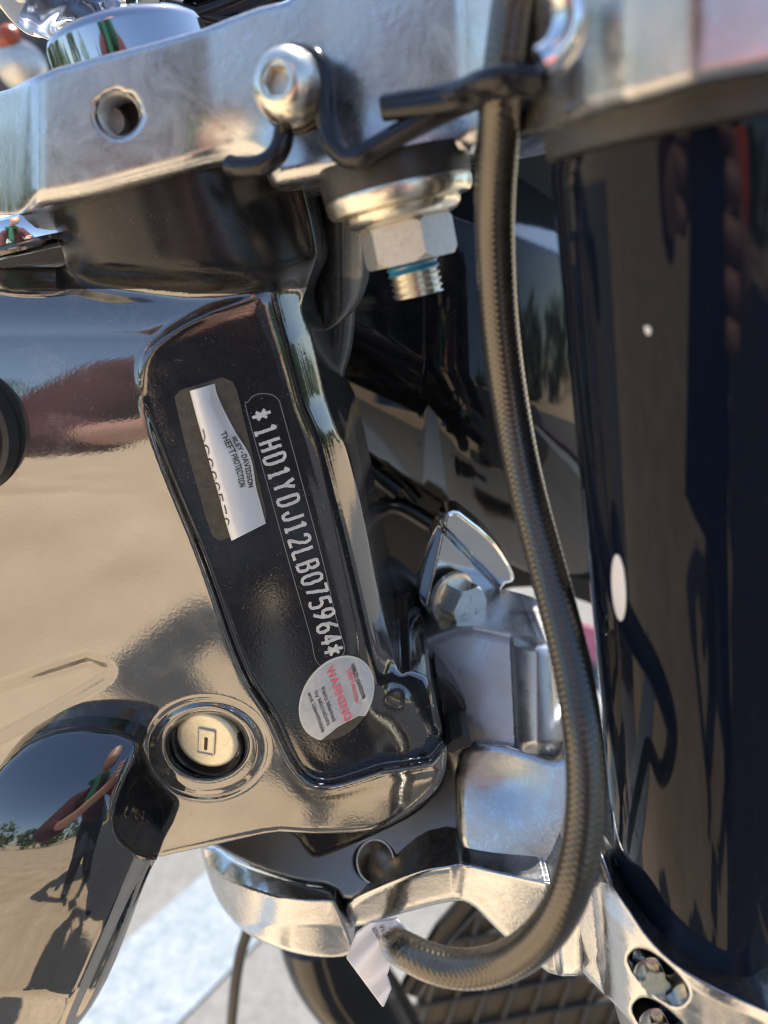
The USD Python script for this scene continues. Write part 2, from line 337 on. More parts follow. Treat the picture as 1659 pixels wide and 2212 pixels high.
def neck_h(u, v):
    s, t = st_(u, v)
    sr = s_right(t); sb = .46*sr
    bend = lambda x: 1-np.sqrt(np.clip(1-np.clip(x, 0, .985)**2, 0, 1))
    hv = -.06*s-8 - 105*bend((s-sb)/(sr-sb))
    lower = ss(1400, 1640, v)
    sh = -185*bend((742-v)/172)*ss(520, 300, u)-75*bend((742-v)/172)*ss(300, 520, u)
    hp = 28+.06*(s+190)+sh - 60*ss(120, 330, s)*lower
    hp = hp - 8*ss(-9, 16, slot_sd(u, v)) - 44*np.clip((1075-v)/320, 0, 1.1)**2
    w = ss(-8, 7, -sdV(u, v))
    h = hv+(hp-hv)*w
    x = np.clip((s+27)/266, -.992, .992)
    hc = 34+205*(np.sqrt(1-x*x)-1) - 230*ss(-12, 75, v-vline(u))
    h = np.where(v < 860, smax(hc, h, 26), h)
    # lower bearing cup: a bulge at the right of the tube's foot
    c = cup_sd(u, v); h = smax(h, -46+40*np.sqrt(np.clip(c, 0, 60)/60)-160*ss(12, -55, c), 34)
    # lock boss
    e = np.hypot((u-447)/131, (v-1617)/107)
    h = h - 9*np.exp(-((e-.955)/.04)**2) + 3*ss(.93, .86, e)
    e2 = np.hypot((u-447)/84, (v-1610)/68)
    h = h - 55*ss(1.04, .93, e2)
    h = h - 40*ss(-6, 26, pocket_sd(u, v))
    return h*PX
from scipy.ndimage import gaussian_filter, map_coordinates
_gu, _gv = np.meshgrid(np.arange(-90, 1120, 3.), np.arange(260, 1960, 3.))
_H = gaussian_filter(neck_h(_gu, _gv), 1.0); _B = gaussian_filter(_H, 5)
_mk = np.clip(np.maximum(ss(600, 690, _gu), ss(770, 690, _gv))*ss(8, 45, np.abs(sdV(_gu, _gv))) + ss(700, 620, _gv), 0, 1)
_H = _H+(_B-_H)*_mk
_w2 = np.clip(1.25*np.exp(-((_gu-885)/85)**2-((_gv-1500)/95)**2), 0, 1)
_H = _H+(gaussian_filter(_H, 11)-_H)*_w2
_H = gaussian_filter(_H, .8)
def neckY(u, v):
    u, v = np.broadcast_arrays(np.asarray(u, float), np.asarray(v, float))
    return Y0-map_coordinates(_H, [np.ravel(v-260)/3, np.ravel(u+90)/3], order=1, mode='nearest').reshape(u.shape)
neck_poly = [(-60,578),(60,577),(115,577),(133,576),(141,568),(137,548),(128,520),(118,490),(105,455),(100,400),(380,330),(640,300),(652,390),(672,470),(683,520),(687,550),(684,575),(672,602),(660,632),(654,655),(655,672),(660,690),(668,708),(676,730),(690,790),(703,850),(722,905),(736,940),(745,952),(760,1005),(775,1060),(790,1130),(800,1180),(806,1215),(815,1260),(830,1330),(848,1400),(860,1446),(870,1452),(882,1444),(908,1452),(928,1464),(941,1507),(951,1557),(963,1598),(967,1625),(963,1657),(957,1682),(945,1704),(922,1729),(891,1754),(860,1773),(829,1788),(785,1798),(690,1802),(640,1800),(590,1797),(500,1816),(440,1831),(375,1844),(344,1853),(250,1840),(100,1760),(-60,1760)]
def soften(poly, k=2):
    P = np.asarray(poly, float)
    for _ in range(k): P = np.stack([.75*P+.25*np.roll(P, -1, 0), .25*P+.75*np.roll(P, -1, 0)], 1).reshape(-1, 2)
    return Polygon(P).buffer(0)
m = relief(soften(neck_poly, 1), neckY, R=13, back=.085, step=3.6)
def split_obj(mesh, pick, names, mats, parent, labels, smooth=60):
    v, f, n = meshkit.arrays(mesh, smooth); c = v[f].mean(1); sel = pick(c)
    for k, (nm, mt, lb) in enumerate(zip(names, mats, labels)):
        ff = f[sel == k]; used, inv = np.unique(ff, return_inverse=True)
        q = usdkit.mesh(stage, free(parent.GetPath().pathString+'/'+nm), trimesh.Trimesh(v[used], inv.reshape(-1, 3), process=False), mt)
        q.CreateNormalsAttr([Gf.Vec3f(*map(float, x)) for x in n[used]]); q.SetNormalsInterpolation('vertex'); q.CreateDoubleSidedAttr(True); tag(q, lb)
def to_frame(P):
    D = P-np.array([0, 0, CAMZ]); f = D[:,1]*ct-D[:,2]*st; up = D[:,1]*st+D[:,2]*ct
    return CX+D[:,0]/f*F, CY-up/f*F
def head_side(c):
    u, v = to_frame(c)
    return np.where((v < vline(u)+34) & (u > 120), 2, np.where(sdV(u, v) > 0, 1, 0))
split_obj(m, head_side, ('gusset_panel', 'head_tube', 'head_tube_collar'), (MAT['gloss_black'], MAT['head_black'], MAT['collar_black']), bike, ('gloss black gusset panel of the frame mirroring the tan ground', 'gloss black head tube with the stamped face', 'dusty matt black collar at the top of the head tube'))

def on_neck(u, v, off): return at(u, v, neckY(u, v)-off)
def flat_on(poly, off, thick, Yf=None, step=5, R=0):
    Yf = Yf or neckY
    return relief(poly, lambda u, v: Yf(u, v)-off-thick, R=R, back=thick, step=step)
def text_on(text, start, end, height, off, thick, up=None, bold=False, Yf=None, squeeze=None, place=None):
    """Lettering laid on a surface: runs from start to end in the frame, letters height tall along up."""
    m = meshkit.text_mesh(text, 1.0, .1, bold); V = np.array(m.vertices)
    a, b = np.asarray(start, float), np.asarray(end, float); L = V[:,0].max()
    A = (b-a)/L
    n = np.array([A[1], -A[0]]); n = n/np.linalg.norm(n)
    U = (np.asarray(up, float)/np.linalg.norm(up) if up is not None else n)*height
    uv = a+V[:, :1]*A+V[:, 1:2]*U
    o = off+thick*(V[:,2] > .05)
    V3 = place(uv[:,0], uv[:,1], o) if place else at(uv[:,0], uv[:,1], (Yf or neckY)(uv[:,0], uv[:,1])-o)
    return trimesh.Trimesh(V3, m.faces, process=False)

# ---- stamped number
vin = empty('frame_number', bike, 'stamped frame number inside a thin outlined window')
GL = {
 '1': [[(.18,.8),(.5,1),(.5,0)],[(.25,0),(.75,0)]],
 'H': [[(.15,0),(.15,1)],[(.85,0),(.85,1)],[(.15,.5),(.85,.5)]],
 'D': [[(.15,0),(.15,1),(.6,1),(.82,.88),(.88,.7),(.88,.3),(.82,.12),(.6,0),(.15,0)]],
 'Y': [[(.1,1),(.5,.5),(.9,1)],[(.5,.5),(.5,0)]],
 'J': [[(.85,1),(.85,.25),(.72,.05),(.5,0),(.28,.05),(.15,.25),(.15,.35)]],
 '2': [[(.12,.75),(.2,.92),(.5,1),(.8,.92),(.88,.72),(.75,.5),(.15,0),(.9,0)]],
 'L': [[(.2,1),(.2,0),(.88,0)]],
 'B': [[(.15,0),(.15,1),(.65,1),(.8,.88),(.8,.65),(.65,.53),(.15,.53)],[(.65,.53),(.86,.4),(.86,.14),(.68,0),(.15,0)]],
 '0': [[(.5,0),(.22,.08),(.12,.3),(.12,.7),(.22,.92),(.5,1),(.78,.92),(.88,.7),(.88,.3),(.78,.08),(.5,0)]],
 '7': [[(.12,1),(.88,1),(.45,0)]],
 '5': [[(.85,1),(.2,1),(.16,.56),(.55,.62),(.82,.5),(.88,.3),(.78,.08),(.5,0),(.15,.08)]],
 '9': [[(.3,0),(.75,.35),(.87,.68),(.78,.92),(.5,1),(.22,.92),(.14,.7),(.22,.5),(.5,.42),(.85,.6)]],
 '6': [[(.7,1),(.25,.65),(.13,.32),(.22,.08),(.5,0),(.78,.08),(.86,.3),(.78,.5),(.5,.58),(.15,.4)]],
 '4': [[(.62,0),(.62,1),(.1,.3),(.9,.3)]],
 '*': [[(.5,.05),(.5,.95)],[(.1,.28),(.9,.72)],[(.1,.72),(.9,.28)]]}
centers = [(565,896),(575,930),(584,961),(594,991),(604,1022),(614,1049),(623,1081),(633,1112),(640,1139),(648,1167),(656,1195),(665,1222),(674,1250),(684,1274),(691,1302),(700,1326),(707,1354),(715,1381),(721,1404)]
va, vb = np.array([.281,.960]), np.array([.946,-.325])
for ch, (cu, cv) in zip('*1HD1YDJ12LB075964*', centers):
    ms = []
    W, H = (22, 46)
    for stroke in GL[ch]:
        pts = np.array(stroke); P = np.array([cu, cv])+((pts[:,0]-.5)*W)[:, None]*va+((pts[:,1]-.5)*H)[:, None]*vb
        L = LineString(P); n = max(3, int(L.length/3)); P = np.array([L.interpolate(i/(n-1), normalized=True).coords[0] for i in range(n)])
        P = P+rng.normal(0, .35, P.shape)
        # a pressed stroke shows as a pair of fine burrs
        T = np.gradient(P, axis=0); T /= np.maximum(np.linalg.norm(T, axis=1), 1e-9)[:, None]; Nn = np.column_stack([-T[:,1], T[:,0]])
        for o in (-1.9, 1.9):
            Q = P+Nn*o; ms.append(tube(on_neck(Q[:,0], Q[:,1], .0001), np.full(len(Q), .00025)*rng.uniform(.8, 1.2, len(Q)), 6))
        ms.append(tube(on_neck(P[:,0], P[:,1], .00005), np.full(len(P), .00010), 6))
    obj('stamped_character', join(*ms), MAT['stamped_silver'], vin)
out = spline([(533,887),(536,868),(550,854),(570,850),(590,854),(603,866),(609,885),(655,1052),(700,1222),(724,1325),(739,1378),(744,1397),(742,1412),(732,1420),(700,1436),(686,1432),(678,1412),(670,1372),(628,1227),(580,1055)], 8, closed=True)
out = np.vstack([out, out[:1]])
obj('window_outline', tube(on_neck(out[:,0], out[:,1], .0000), .00015, 6), MAT['outline_grey'], vin)

# ---- round silver sticker
stk = empty('round_sticker', bike, 'round silver warning sticker with a torn lower edge')
th = np.linspace(0, 2*np.pi, 97)[:-1]
d1, d2 = np.array([-.55,.835]), np.array([.835,.55]); ctr = np.array([727,1508.])
def ell(k1, k2): return ctr+99*k1*np.cos(th)[:, None]*d1+73*k2*np.sin(th)[:, None]*d2
torn = Polygon([(680,1612),(702,1592),(716,1582),(727,1572),(744,1562),(760,1554),(775,1546),(787,1547),(800,1545),(860,1560),(800,1640)])
full = Polygon(ell(1, 1))
def smoothY(u, v): return plane3((700,1440,float(neckY(700,1440))), (690,1560,float(neckY(690,1560))), (780,1480,float(neckY(780,1480))))(u, v)
def stickY(u, v): return np.minimum(neckY(u, v), smoothY(u, v)+.0015)
obj('sticker_residue', flat_on(full.buffer(-1), .0001, .0001, stickY), MAT['residue'], stk, 'dark torn patch where the foil is gone')
obj('sticker_rim', flat_on(full.difference(torn), .0003, .0001, stickY), MAT['sticker_rim'], stk)
obj('sticker_foil', flat_on(Polygon(ell(.95,.94)).difference(torn.buffer(1.5)), .0004, .0001, stickY), MAT['sticker_silver'], stk)
def c8(x, y): return (553+x*.1953, 1209.6+y*.1953)
upv = (.80, -.60)
def stext(name, s, a, b, h, mat, bold=False):
    obj(name, text_on(s, c8(*a), c8(*b), h, .0006, .0001, up=upv, bold=bold, Yf=stickY), mat, stk, smooth=False)
stext('sticker_text', 'HARLEY-DAVIDSON', (1048,1165), (1180,1545), 8.5, MAT['ink_black'], True)
stext('sticker_text', 'THEFT', (990,1225), (1052,1385), 14, MAT['ink_pink'], True)
stext('sticker_text', 'PROTECTION', (1052,1390), (1103,1585), 8, MAT['ink_pink'], True)
stext('sticker_text', 'WARNING', (778,1210), (990,1800), 17, MAT['ink_pink'], True)
stext('sticker_text', 'Parts Marked', (716,1420), (850,1795), 8.5, MAT['ink_black'])
stext('sticker_text', 'by MicroDots', (645,1460), (790,1840), 8.5, MAT['ink_black'])
stext('sticker_text', 'and Identifiable', (570,1480), (730,1915), 8.5, MAT['ink_black'])

# ---- peeled label
def c7(x, y): return (362.9+x*.25, 812.2+y*.25)
lab = empty('peeled_label', bike, 'curled white paper label peeling off its dark adhesive patch')
res = rounded([c7(*q) for q in [(55,180),(110,120),(470,12),(560,50),(600,140),(850,1180),(845,1260),(560,1390),(440,1425),(380,1380),(320,1200),(140,560)]], 6)
obj('adhesive_patch', flat_on(res, .0001, .0003, R=0), MAT['residue'], lab)
Lp = np.array([c7(*q) for q in [(188,130),(240,330),(310,580),(380,830),(440,1040),(500,1270),(548,1425)]])
Rp = np.array([c7(*q) for q in [(402,66),(440,200),(575,470),(712,700),(762,960),(805,1120),(845,1275)]])
tt = np.linspace(0, 1, 7)
def along(P, t): return np.stack([np.interp(t, tt, P[:,0]), np.interp(t, tt, P[:,1])], -1)
Ls, Rs = spline(Lp, 10), spline(Rp, 10); tt2 = np.linspace(0, 1, len(Ls))
def sheet_pt(t, w, off=0.):
    """w 0 at the free right edge .. 1 at the left roll, beyond 1 curling under."""
    t, w = np.broadcast_arrays(np.asarray(t, float), np.asarray(w, float))
    Lq = np.stack([np.interp(t, tt2, Ls[:,0]), np.interp(t, tt2, Ls[:,1])], -1); Rq = np.stack([np.interp(t, tt2, Rs[:,0]), np.interp(t, tt2, Rs[:,1])], -1)
    rho = 15+4*t                                             # radius of the roll, in frame units
    width = np.linalg.norm(Lq-Rq, axis=-1); k = (width-rho)/width
    ang = np.maximum(w-1, 0)*1.0
    lin = np.minimum(w, 1)*k
    hgt = 2+2*rho*np.sin(np.minimum(w, 1)*np.pi/2)**1.15
    pos = lin+np.sin(np.clip(ang*np.pi, 0, 4))*rho/width*(w > 1)
    hh = np.where(w > 1, 2+rho+rho*np.cos(np.clip(ang*np.pi, 0, 4)), hgt)
    q = Rq+(Lq-Rq)*pos[..., None]
    base = np.minimum(neckY(q[...,0], q[...,1]), 9)
    return at(q[...,0], q[...,1], base-hh*PX-.0004-off)
T, Wg = np.meshgrid(np.linspace(0, 1, 90), np.concatenate([np.linspace(0, 1, 26), np.linspace(1.04, 2.05, 22)]), indexing='ij')
Vs = sheet_pt(T, Wg); nT, nW = T.shape
i = (np.arange(nT-1)[:, None]*nW+np.arange(nW-1)).ravel()
obj('paper', trimesh.Trimesh(Vs.reshape(-1,3), np.vstack([np.column_stack([i, i+1, i+nW+1]), np.column_stack([i, i+nW+1, i+nW])]), process=False), MAT['label_paper'], lab, smooth=True)
def on_sheet(name, text, t0, t1, w0, dw, bold, mat):
    m = meshkit.text_mesh(text, 1.0, .1, bold); V = np.array(m.vertices); L = V[:,0].max()
    P = sheet_pt(t0+(t1-t0)*V[:,0]/L, w0-dw*V[:,1], .00012+.00008*(V[:,2] > .05))
    obj(name, trimesh.Trimesh(P, m.faces, process=False), mat, lab, smooth=False)
on_sheet('label_text', 'RLEY-DAVIDSON', .36, .66, .24, .16, True, MAT['ink_brown'])
on_sheet('label_text', 'THEFT', .315, .445, .54, .22, True, MAT['ink_brown'])
on_sheet('label_text', 'PROTECTION', .45, .645, .52, .18, True, MAT['ink_brown'])
on_sheet('label_text', 'D0000570', .25, .86, 1.62, .42, False, MAT['ink_black'])

# ---- steering lock
lk = empty('steering_lock', bike, 'round brass coloured lock face set in the gusset panel')
lc_ = at(447, 1606, float(neckY(447, 1640)) )
nrmL = np.array([-.17, -1, .02]); nrmL /= np.linalg.norm(nrmL)
pz = pixsize(1606, Y0)
lo = at(446, 1601, Y0-.0005)
rl = 71*pz
face = lathe([(0.0001, 0), (rl*.80, 0), (rl*.93, -.0003), (rl*.985, -.0012), (rl, -.0025), (rl, -.012)], lo, nrmL, 72)
hole = manifold3d.Manifold
obj('lock_face', face, MAT['lock_metal'], lk, smooth=50)
M = frame(nrmL, (1, 0, -.12))
def box_at(c, ext, M, r=0):
    b = trimesh.creation.box(ext); b.vertices = b.vertices @ M.T + c; return b
pl = lo+nrmL*.0004
bw, bh = rl*.52, rl*.86
rim = []
for cx, cy, ex, ey in ((-bw/2, 0, .0005, bh), (bw/2, 0, .0005, bh), (0, -bh/2, bw, .0005), (0, bh/2, bw, .0005)):
    rim.append(box_at(pl+M @ np.array([cx, cy, 0]), (ex, ey, .0010), M))
obj('tumbler_frame', join(*rim), MAT['zinc_rough'], lk, smooth=False)
obj('tumbler_plate', box_at(lo+nrmL*.0001, (bw*.96, bh*.96, .0006), M), MAT['lock_metal'], lk, smooth=False)
obj('key_slot', box_at(lo+nrmL*.0003+M @ np.array([0, -bh*.08, 0]), (bw*.18, bh*.5, .0008), M), MAT['ink_brown'], lk, smooth=False)
obj('lock_ring', lathe([(rl*1.04, .0006), (rl*1.10, .0010), (rl*1.14, .0004), (rl*1.14, -.008), (rl*1.04, -.008), (rl*1.04, .0006)], at(447, 1607, Y0+.0015), nrmL, 72, caps=False), MAT['dark_plastic'], lk, smooth=50)

# ---- down tube
dpoly = soften([(-80,1800),(-20,1680),(10,1646),(50,1611),(100,1581),(165,1567),(225,1570),(280,1585),(305,1601),(295,1640),(268,1690),(248,1750),(252,1800),(280,1832),(342,1853),(330,1869),(305,1930),(280,1999),(240,2099),(205,2165),(180,2200),(140,2250),(-80,2250)], 1)
def downY(u, v):
    q = (u-120)*.916+(v-1850)*.40
    h = 250 + 75*(np.sqrt(np.clip(1-(np.clip(q, -400, 205)/212)**2*(q > 0), 0, 1))-1)*2.0 - .00095*np.maximum(2010-v, 0)**2
    h = h - .0010*np.maximum(-q, 0)**2 - 40*ss(2130, 2240, v)
    h = h - 26*ss(150, 185, q)
    return Y0-h*PX
obj('down_tube', relief(dpoly, downY, R=16, back=.06, step=4), MAT['tube_black'], bike, 'gloss black frame tube bulging below the gusset panel', smooth=60)

# ---- rubber plug
pc = at(-112, 932, Y0-.002)
obj('rubber_plug', lathe([(.0001, .010), (.008, .0095), (.014, .0075), (.0175, .003), (.0185, -.002), (.0185, -.01)], pc, (-.15, -1, .05), 64), MAT['satin_rubber'], bike, smooth=60)
obj('plug_ring', lathe([(.0185, .001), (.0195, .002), (.0212, .0015), (.0218, -.003), (.0185, -.004)], pc, (-.15, -1, .05), 64), MAT['dark_plastic'], bike, smooth=60)

# ---- upper fork clamp
cl_bot = spline([(-60,462),(10,464),(45,463),(80,452),(200,430),(300,404),(400,378),(480,358),(545,350),(572,372),(585,398),(606,406),(690,390),(830,366),(960,348),(1018,336),(1030,318),(1080,309),(1130,302),(1190,284),(1290,252),(1400,226),(1530,190),(1659,165),(1780,140)], 5)
cl_top = [(1780,-120),(700,-60),(620,2),(560,16),(500,38),(440,62),(300,100),(200,125),(120,147),(60,172),(20,192),(-60,215)]
clampY = interp([-60, 0, 20, 45, 75, 450, 700, 1000, 1080, 1150, 1205, 1260, 1350, 1500, 1780], [.330, .290, .262, .2375, .2290, .224, .217, .207, .200, .186, .168, .155, .146, .140, .138])
hole_c = (255, 246)
clp = Polygon(np.vstack([cl_bot, cl_top])).buffer(0)
hr = 47
holep = Point(hole_c).buffer(hr, 24)
hp_ = np.array(holep.exterior.coords)[:-1]; hp_ = hp_*1.0
an = np.arctan2(hp_[:,1]-hole_c[1], hp_[:,0]-hole_c[0])
hp_ = np.array(hole_c)+(hp_-hole_c)*(1+.035*np.sin(an*7+1)*(an < .2)+.03*np.sin(an*11)*(an < 0))[:, None]
clp = clp.difference(Polygon(hp_))
bot_line = LineString(cl_bot); shapely.prepare(bot_line)
_cu = np.arange(-400, 2200, 4.); _cy = gaussian_filter1d(clampY(_cu)+np.where(_cu < -60, (-60-_cu)*.0006, 0), 3)
def upperY(u, v):
    Y = np.interp(u, _cu, _cy)
    dd = shapely.distance(bot_line, shapely.points(np.ravel(u), np.ravel(v))).reshape(np.shape(u))
    x = np.clip(1-dd/46, 0, 1); Y = Y + 46*PX*(1-np.sqrt(np.clip(1-.9*x*x, 0, 1)))*.9
    # a blended boss below the fixing bolt, a shallow dip beside it
    Y = Y - .004*np.exp(-((u-800)/210)**2-((v-380)/90)**2) + .002*np.exp(-((u-500)/60)**2-((v-330)/60)**2)
    return Y
uc = empty('upper_fork_clamp', bike, 'thick polished alloy upper clamp with a threaded hole and rounded edges')
obj('clamp_bar', relief(clp, upperY, R=13, back=.09, step=5), MAT['polished_alloy'], uc, smooth=60)
# underside of the bar
hz = at(255, 246, .2255); nh = np.array([.03, -1, .03])
k_ = pixsize(246, .2255)
rings = []
prof = []
for j in range(7):
    prof += [(hr*k_*1.0, -.0012-.0019*j), (hr*k_*.86, -.0021-.0019*j)]
obj('hole_thread', lathe(prof, hz, nh, 48, caps=False), MAT['zinc_rough'], uc, smooth=25)
obj('set_screw', lathe([(.0001, 0), (hr*k_*.62, 0), (hr*k_*.72, -.0012), (hr*k_*.72, -.004)], at(240, 262, .2355), nh, 40), MAT['zinc_rough'], uc)
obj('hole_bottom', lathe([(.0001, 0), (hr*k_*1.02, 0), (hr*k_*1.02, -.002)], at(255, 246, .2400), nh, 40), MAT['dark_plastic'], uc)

# stem cap, riser and lower stem ring behind the clamp
sc = at(282, 112, .258)
obj('stem_cap', lathe([(.0001, .0068), (.0165, .0066), (.0200, .0060), (.0222, .0046), (.0230, .0026), (.0232, -.012)], sc, AUP, 96), MAT['cap_chrome'], uc, smooth=40)
obj('stem_ring', lathe([(.020, .0), (.0225, -.001), (.0235, -.004), (.0235, -.0075), (.020, -.010)], at(60, 474, .266), AUP, 80), MAT['chrome'], uc, smooth=40)
rz = [at(u, v, .30) for u, v in ((205,105),(212,70),(205,40),(190,10),(170,-30),(150,-90))]
obj('handlebar_riser', tube(spline(rz, 8), np.interp(np.linspace(0, 1, 41), [0,.2,.45,.7,1], [.009,.011,.016,.024,.032]), 48), MAT['cap_chrome'], bike, smooth=60)
for q in ([(380,30),(430,40),(560,-10),(700,-70)], [(400,-30),(520,-10),(640,-40)], [(350,20),(470,52),(520,60)]):
    obj('control_cable', tube(spline([at(u, v, .315) for u, v in q], 8), .0045, 16), MAT['wire_black'], bike)

# ---- fixing bolt and wire clip
bo = at(628, 190, .206); ba = np.array([-.42, -1, .12]); ba /= np.linalg.norm(ba)
R_ = .0086
dm = manifold3d.Manifold.revolve(manifold3d.CrossSection([[(0, .0060), (0, 0), (.0080, 0), (R_, .0004), (R_, .0030), (.0083, .0050), (.0074, .0072), (.0060, .0086), (.0046, .0091), (.0030, .0091), (0, .0091)][1:]]), 72)
dm = (dm - manifold3d.Manifold.cylinder(.006, .0036, .0036, 6).translate((0, 0, .0052)) - manifold3d.Manifold.cylinder(.002, .0038, .0046, 40).translate((0, 0, .0084))).to_mesh()
dome = trimesh.Trimesh(dm.vert_properties[:, :3] @ frame(ba).T + bo - ba*.0020, dm.tri_verts, process=False)
fb = empty('clip_bolt', bike, 'silver round headed socket bolt through the wire clip')
obj('bolt_head', dome, MAT['zinc'], fb, smooth=40)
obj('socket_floor', hexprism(.0034, .0004, .00005, bo+ba*.0032, ba), MAT['zinc_rough'], fb, smooth=20)
obj('washer', lathe([(.004, -.0022), (.0096, -.0022), (.0098, -.0030), (.0098, -.0042), (.004, -.0042)], bo, ba, 64), MAT['wire_black'], fb, smooth=40)
wp = [(497,358,.213),(520,362,.211),(556,360,.209),(588,344,.208),(606,318,.208),(614,285,.209),(618,245,.212)]
obj('wire_clip', join(tube(spline([at(*q) for q in wp], 8), .0026, 20),
    tube(spline([at(*q) for q in [(632,118,.212),(655,120,.210),(680,128,.207),(694,152,.205),(700,200,.204),(704,262,.203),(718,308,.201),(744,336,.199),(775,340,.197),(815,318,.196),(880,280,.194),(960,240,.192),(1040,205,.191)]], 8), .0026, 20)), MAT['wire_black'], bike, 'bent black steel rod clip', smooth=60)

# ---- flange nut under the clamp
na = -np.array([-.22, .04, 1.0]); na /= np.linalg.norm(na)           # pointing down the bolt
n0 = at(853, 380, .218)
pn = pixsize(400, .222)
fn = empty('flange_nut', bike, 'silver hexagonal flange nut on a threaded stud with blue locking compound')
K = .74
obj('rubber_washer', lathe([(.004, -.004), (157*pn, -.004), (160*pn, 0), (158*pn, .0030), (.004, .0030)], n0, na, 80), MAT['dark_plastic'], fn, smooth=40)
obj('zinc_washer', lathe([(.004, .0031), (156*pn, .0031), (158*pn, .0040), (156*pn, .0062), (150*pn, .0074), (.004, .0074)], n0, na, 96), MAT['zinc'], fn, smooth=40)
obj('nut_flange', lathe([(.004, .0074), (124*pn, .0074), (128*pn, .0082), (126*pn, .0094), (118*pn, .0106), (100*pn, .0116), (.004, .0116)], n0, na, 96), MAT['zinc'], fn, smooth=40)
obj('hex_nut', hexprism(104*pn, .0108, .0020, n0+na*.0110, na, x=(1, -.25, 0)), MAT['zinc_rough'], fn, smooth=20)
obj('stud', thread(57*pn, .00165, 5.6, n0+na*.0214, na, .5), MAT['zinc'], fn, smooth=30)
obj('locking_compound', thread(58*pn, .00165, 2.0, n0+na*.0212, na, .4), MAT['thread_lock'], fn, smooth=30)

# ---- fork tube
f0, f1 = at(1500, 250, .18), at(1560, 2000, .18)
fd = (f0-f1)/np.linalg.norm(f0-f1)
FR = .030
fk = empty('fork_leg', bike, 'gloss black fork tube cover running between the clamps')
L_ = np.linalg.norm(f0-f1)
obj('fork_cover', lathe([(FR-.002, -.05), (FR, -.049), (FR, L_-.006), (FR-.001, L_-.003), (FR-.001, L_+.02)], f1, fd, 160), MAT['fork_black'], fk, smooth=40)
obj('fork_seal', lathe([(FR-.001, L_-.004), (FR+.0008, L_-.003), (FR+.001, L_+.004), (FR-.001, L_+.006)], f1, fd, 120), MAT['satin_rubber'], fk, smooth=40)

# ---- brake hose: braided, with a clear skin
hp = [(1128,-90,.185),(1112,0,.187),(1100,80,.187),(1090,160,.187),(1080,240,.189),(1073,340,.194),(1068,450,.198),(1070,560,.200),(1077,680,.201),(1088,780,.201),(1103,880,.200),(1123,990,.196),(1148,1100,.190),(1180,1220,.182),(1212,1340,.173),(1240,1460,.164),(1258,1570,.156),(1267,1680,.150),(1262,1790,.145),(1243,1890,.141),(1207,1975,.140),(1152,2040,.142),(1080,2082,.146),(1000,2094,.150),(930,2080,.154),(885,2058,.159),(862,2046,.167),(852,2040,.186),(848,2036,.215),(846,2034,.25)]
path = spline([at(*q) for q in hp], 40)
seg = np.r_[0, np.cumsum(np.linalg.norm(np.diff(path, axis=0), axis=1))]
sl = np.arange(0, seg[-1], .00022); path = np.stack([np.interp(sl, seg, path[:,k]) for k in range(3)], -1)
path = np.stack([gaussian_filter1d(path[:,k], 12) for k in range(3)], -1)
def braided(path, sl, r, n=72):
    T_ = np.gradient(path, axis=0); T_ /= np.linalg.norm(T_, axis=1)[:, None]
    N_ = np.zeros_like(path); N_[0] = np.cross(T_[0], (0, 0, 1.)); N_[0] = np.cross(T_[0], (0, 1., 0)); N_[0] /= np.linalg.norm(N_[0])
    for i in range(1, len(path)):
        w = N_[i-1]-T_[i]*np.dot(N_[i-1], T_[i]); N_[i] = w/np.linalg.norm(w)
    B_ = np.cross(T_, N_); th = np.arange(n)/n*2*np.pi
    a = sl[:, None]/.00165+th[None]*6/(2*np.pi)*2; b = sl[:, None]/.00165-th[None]*6/(2*np.pi)*2
    pa, pb = np.cos(2*np.pi*a), np.cos(2*np.pi*b)
    over = np.sign(np.sin(2*np.pi*(a+b)/2))*.5+.5
    h = .5*np.maximum(pa, pb)+.25*pa*over+.25*pb*(1-over)
    rr = r+.00009*h
    V = path[:, None]+rr[..., None]*(np.cos(th)[None, :, None]*N_[:, None]+np.sin(th)[None, :, None]*B_[:, None])
    return grid_mesh(V)
hs = empty('brake_hose', bike, 'braided brake hose curving down in front of the fork tube')
obj('braid', braided(path, sl, .0048), MAT['hose_braid'], hs, smooth=True)
# clip strip round the hose
obj('hose_clip', join(tube(spline([at(*q) for q in [(828,232,.196),(880,222,.194),(950,212,.191),(1000,198,.186),(1040,180,.179),(1090,168,.176),(1150,172,.178),(1185,180,.186),(1180,176,.196),(1120,165,.200)]], 8), .0027, 14),
    tube(spline([at(*q) for q in [(830,240,.1955),(900,232,.192),(1000,216,.187),(1050,196,.180),(1100,186,.176),(1150,190,.178)]], 8), .0022, 12)), MAT['wire_black'], bike, 'black clip strip wrapped around the brake hose', smooth=60)
# chrome ring behind the hose
obj('mirror_stem', tube(spline([at(u, v, .150) for u, v in ((1190,-60),(1225,-10),(1232,40),(1222,85),(1200,118),(1170,140))], 8), .0030, 24), MAT['chrome'], bike, smooth=60)

# ---- lower fork clamp
lw = empty('lower_fork_clamp', bike, 'polished alloy lower clamp with a curved nose and angular arm')
nose = soften([(432,1825),(436,1845),(446,1884),(466,1939),(496,1984),(531,2016),(576,2041),(650,2063),(710,2069),(752,2065),(768,2052),(745,1990),(722,1940),(716,1915),(650,1908),(560,1880),(500,1856),(470,1830)], 1)
noseRim = signed(Polygon([(400,1780),(436,1862),(480,1895),(540,1920),(600,1938),(660,1945),(717,1946),(760,1946),(760,1800),(400,1700)]))
def noseY(u, v):
    Y = .246+.10*np.clip((640-u)/210, 0, 1.05)**2*.45 - .008*ss(480, 740, u)
    Y = Y + .00028*np.clip(noseRim(u, v), 0, 60)*1.0 + .00004*np.maximum(v-2000, 0)
    return Y
obj('clamp_nose', relief(nose, noseY, R=9, back=.05, step=4), MAT['clamp_alloy'], lw, smooth=50)
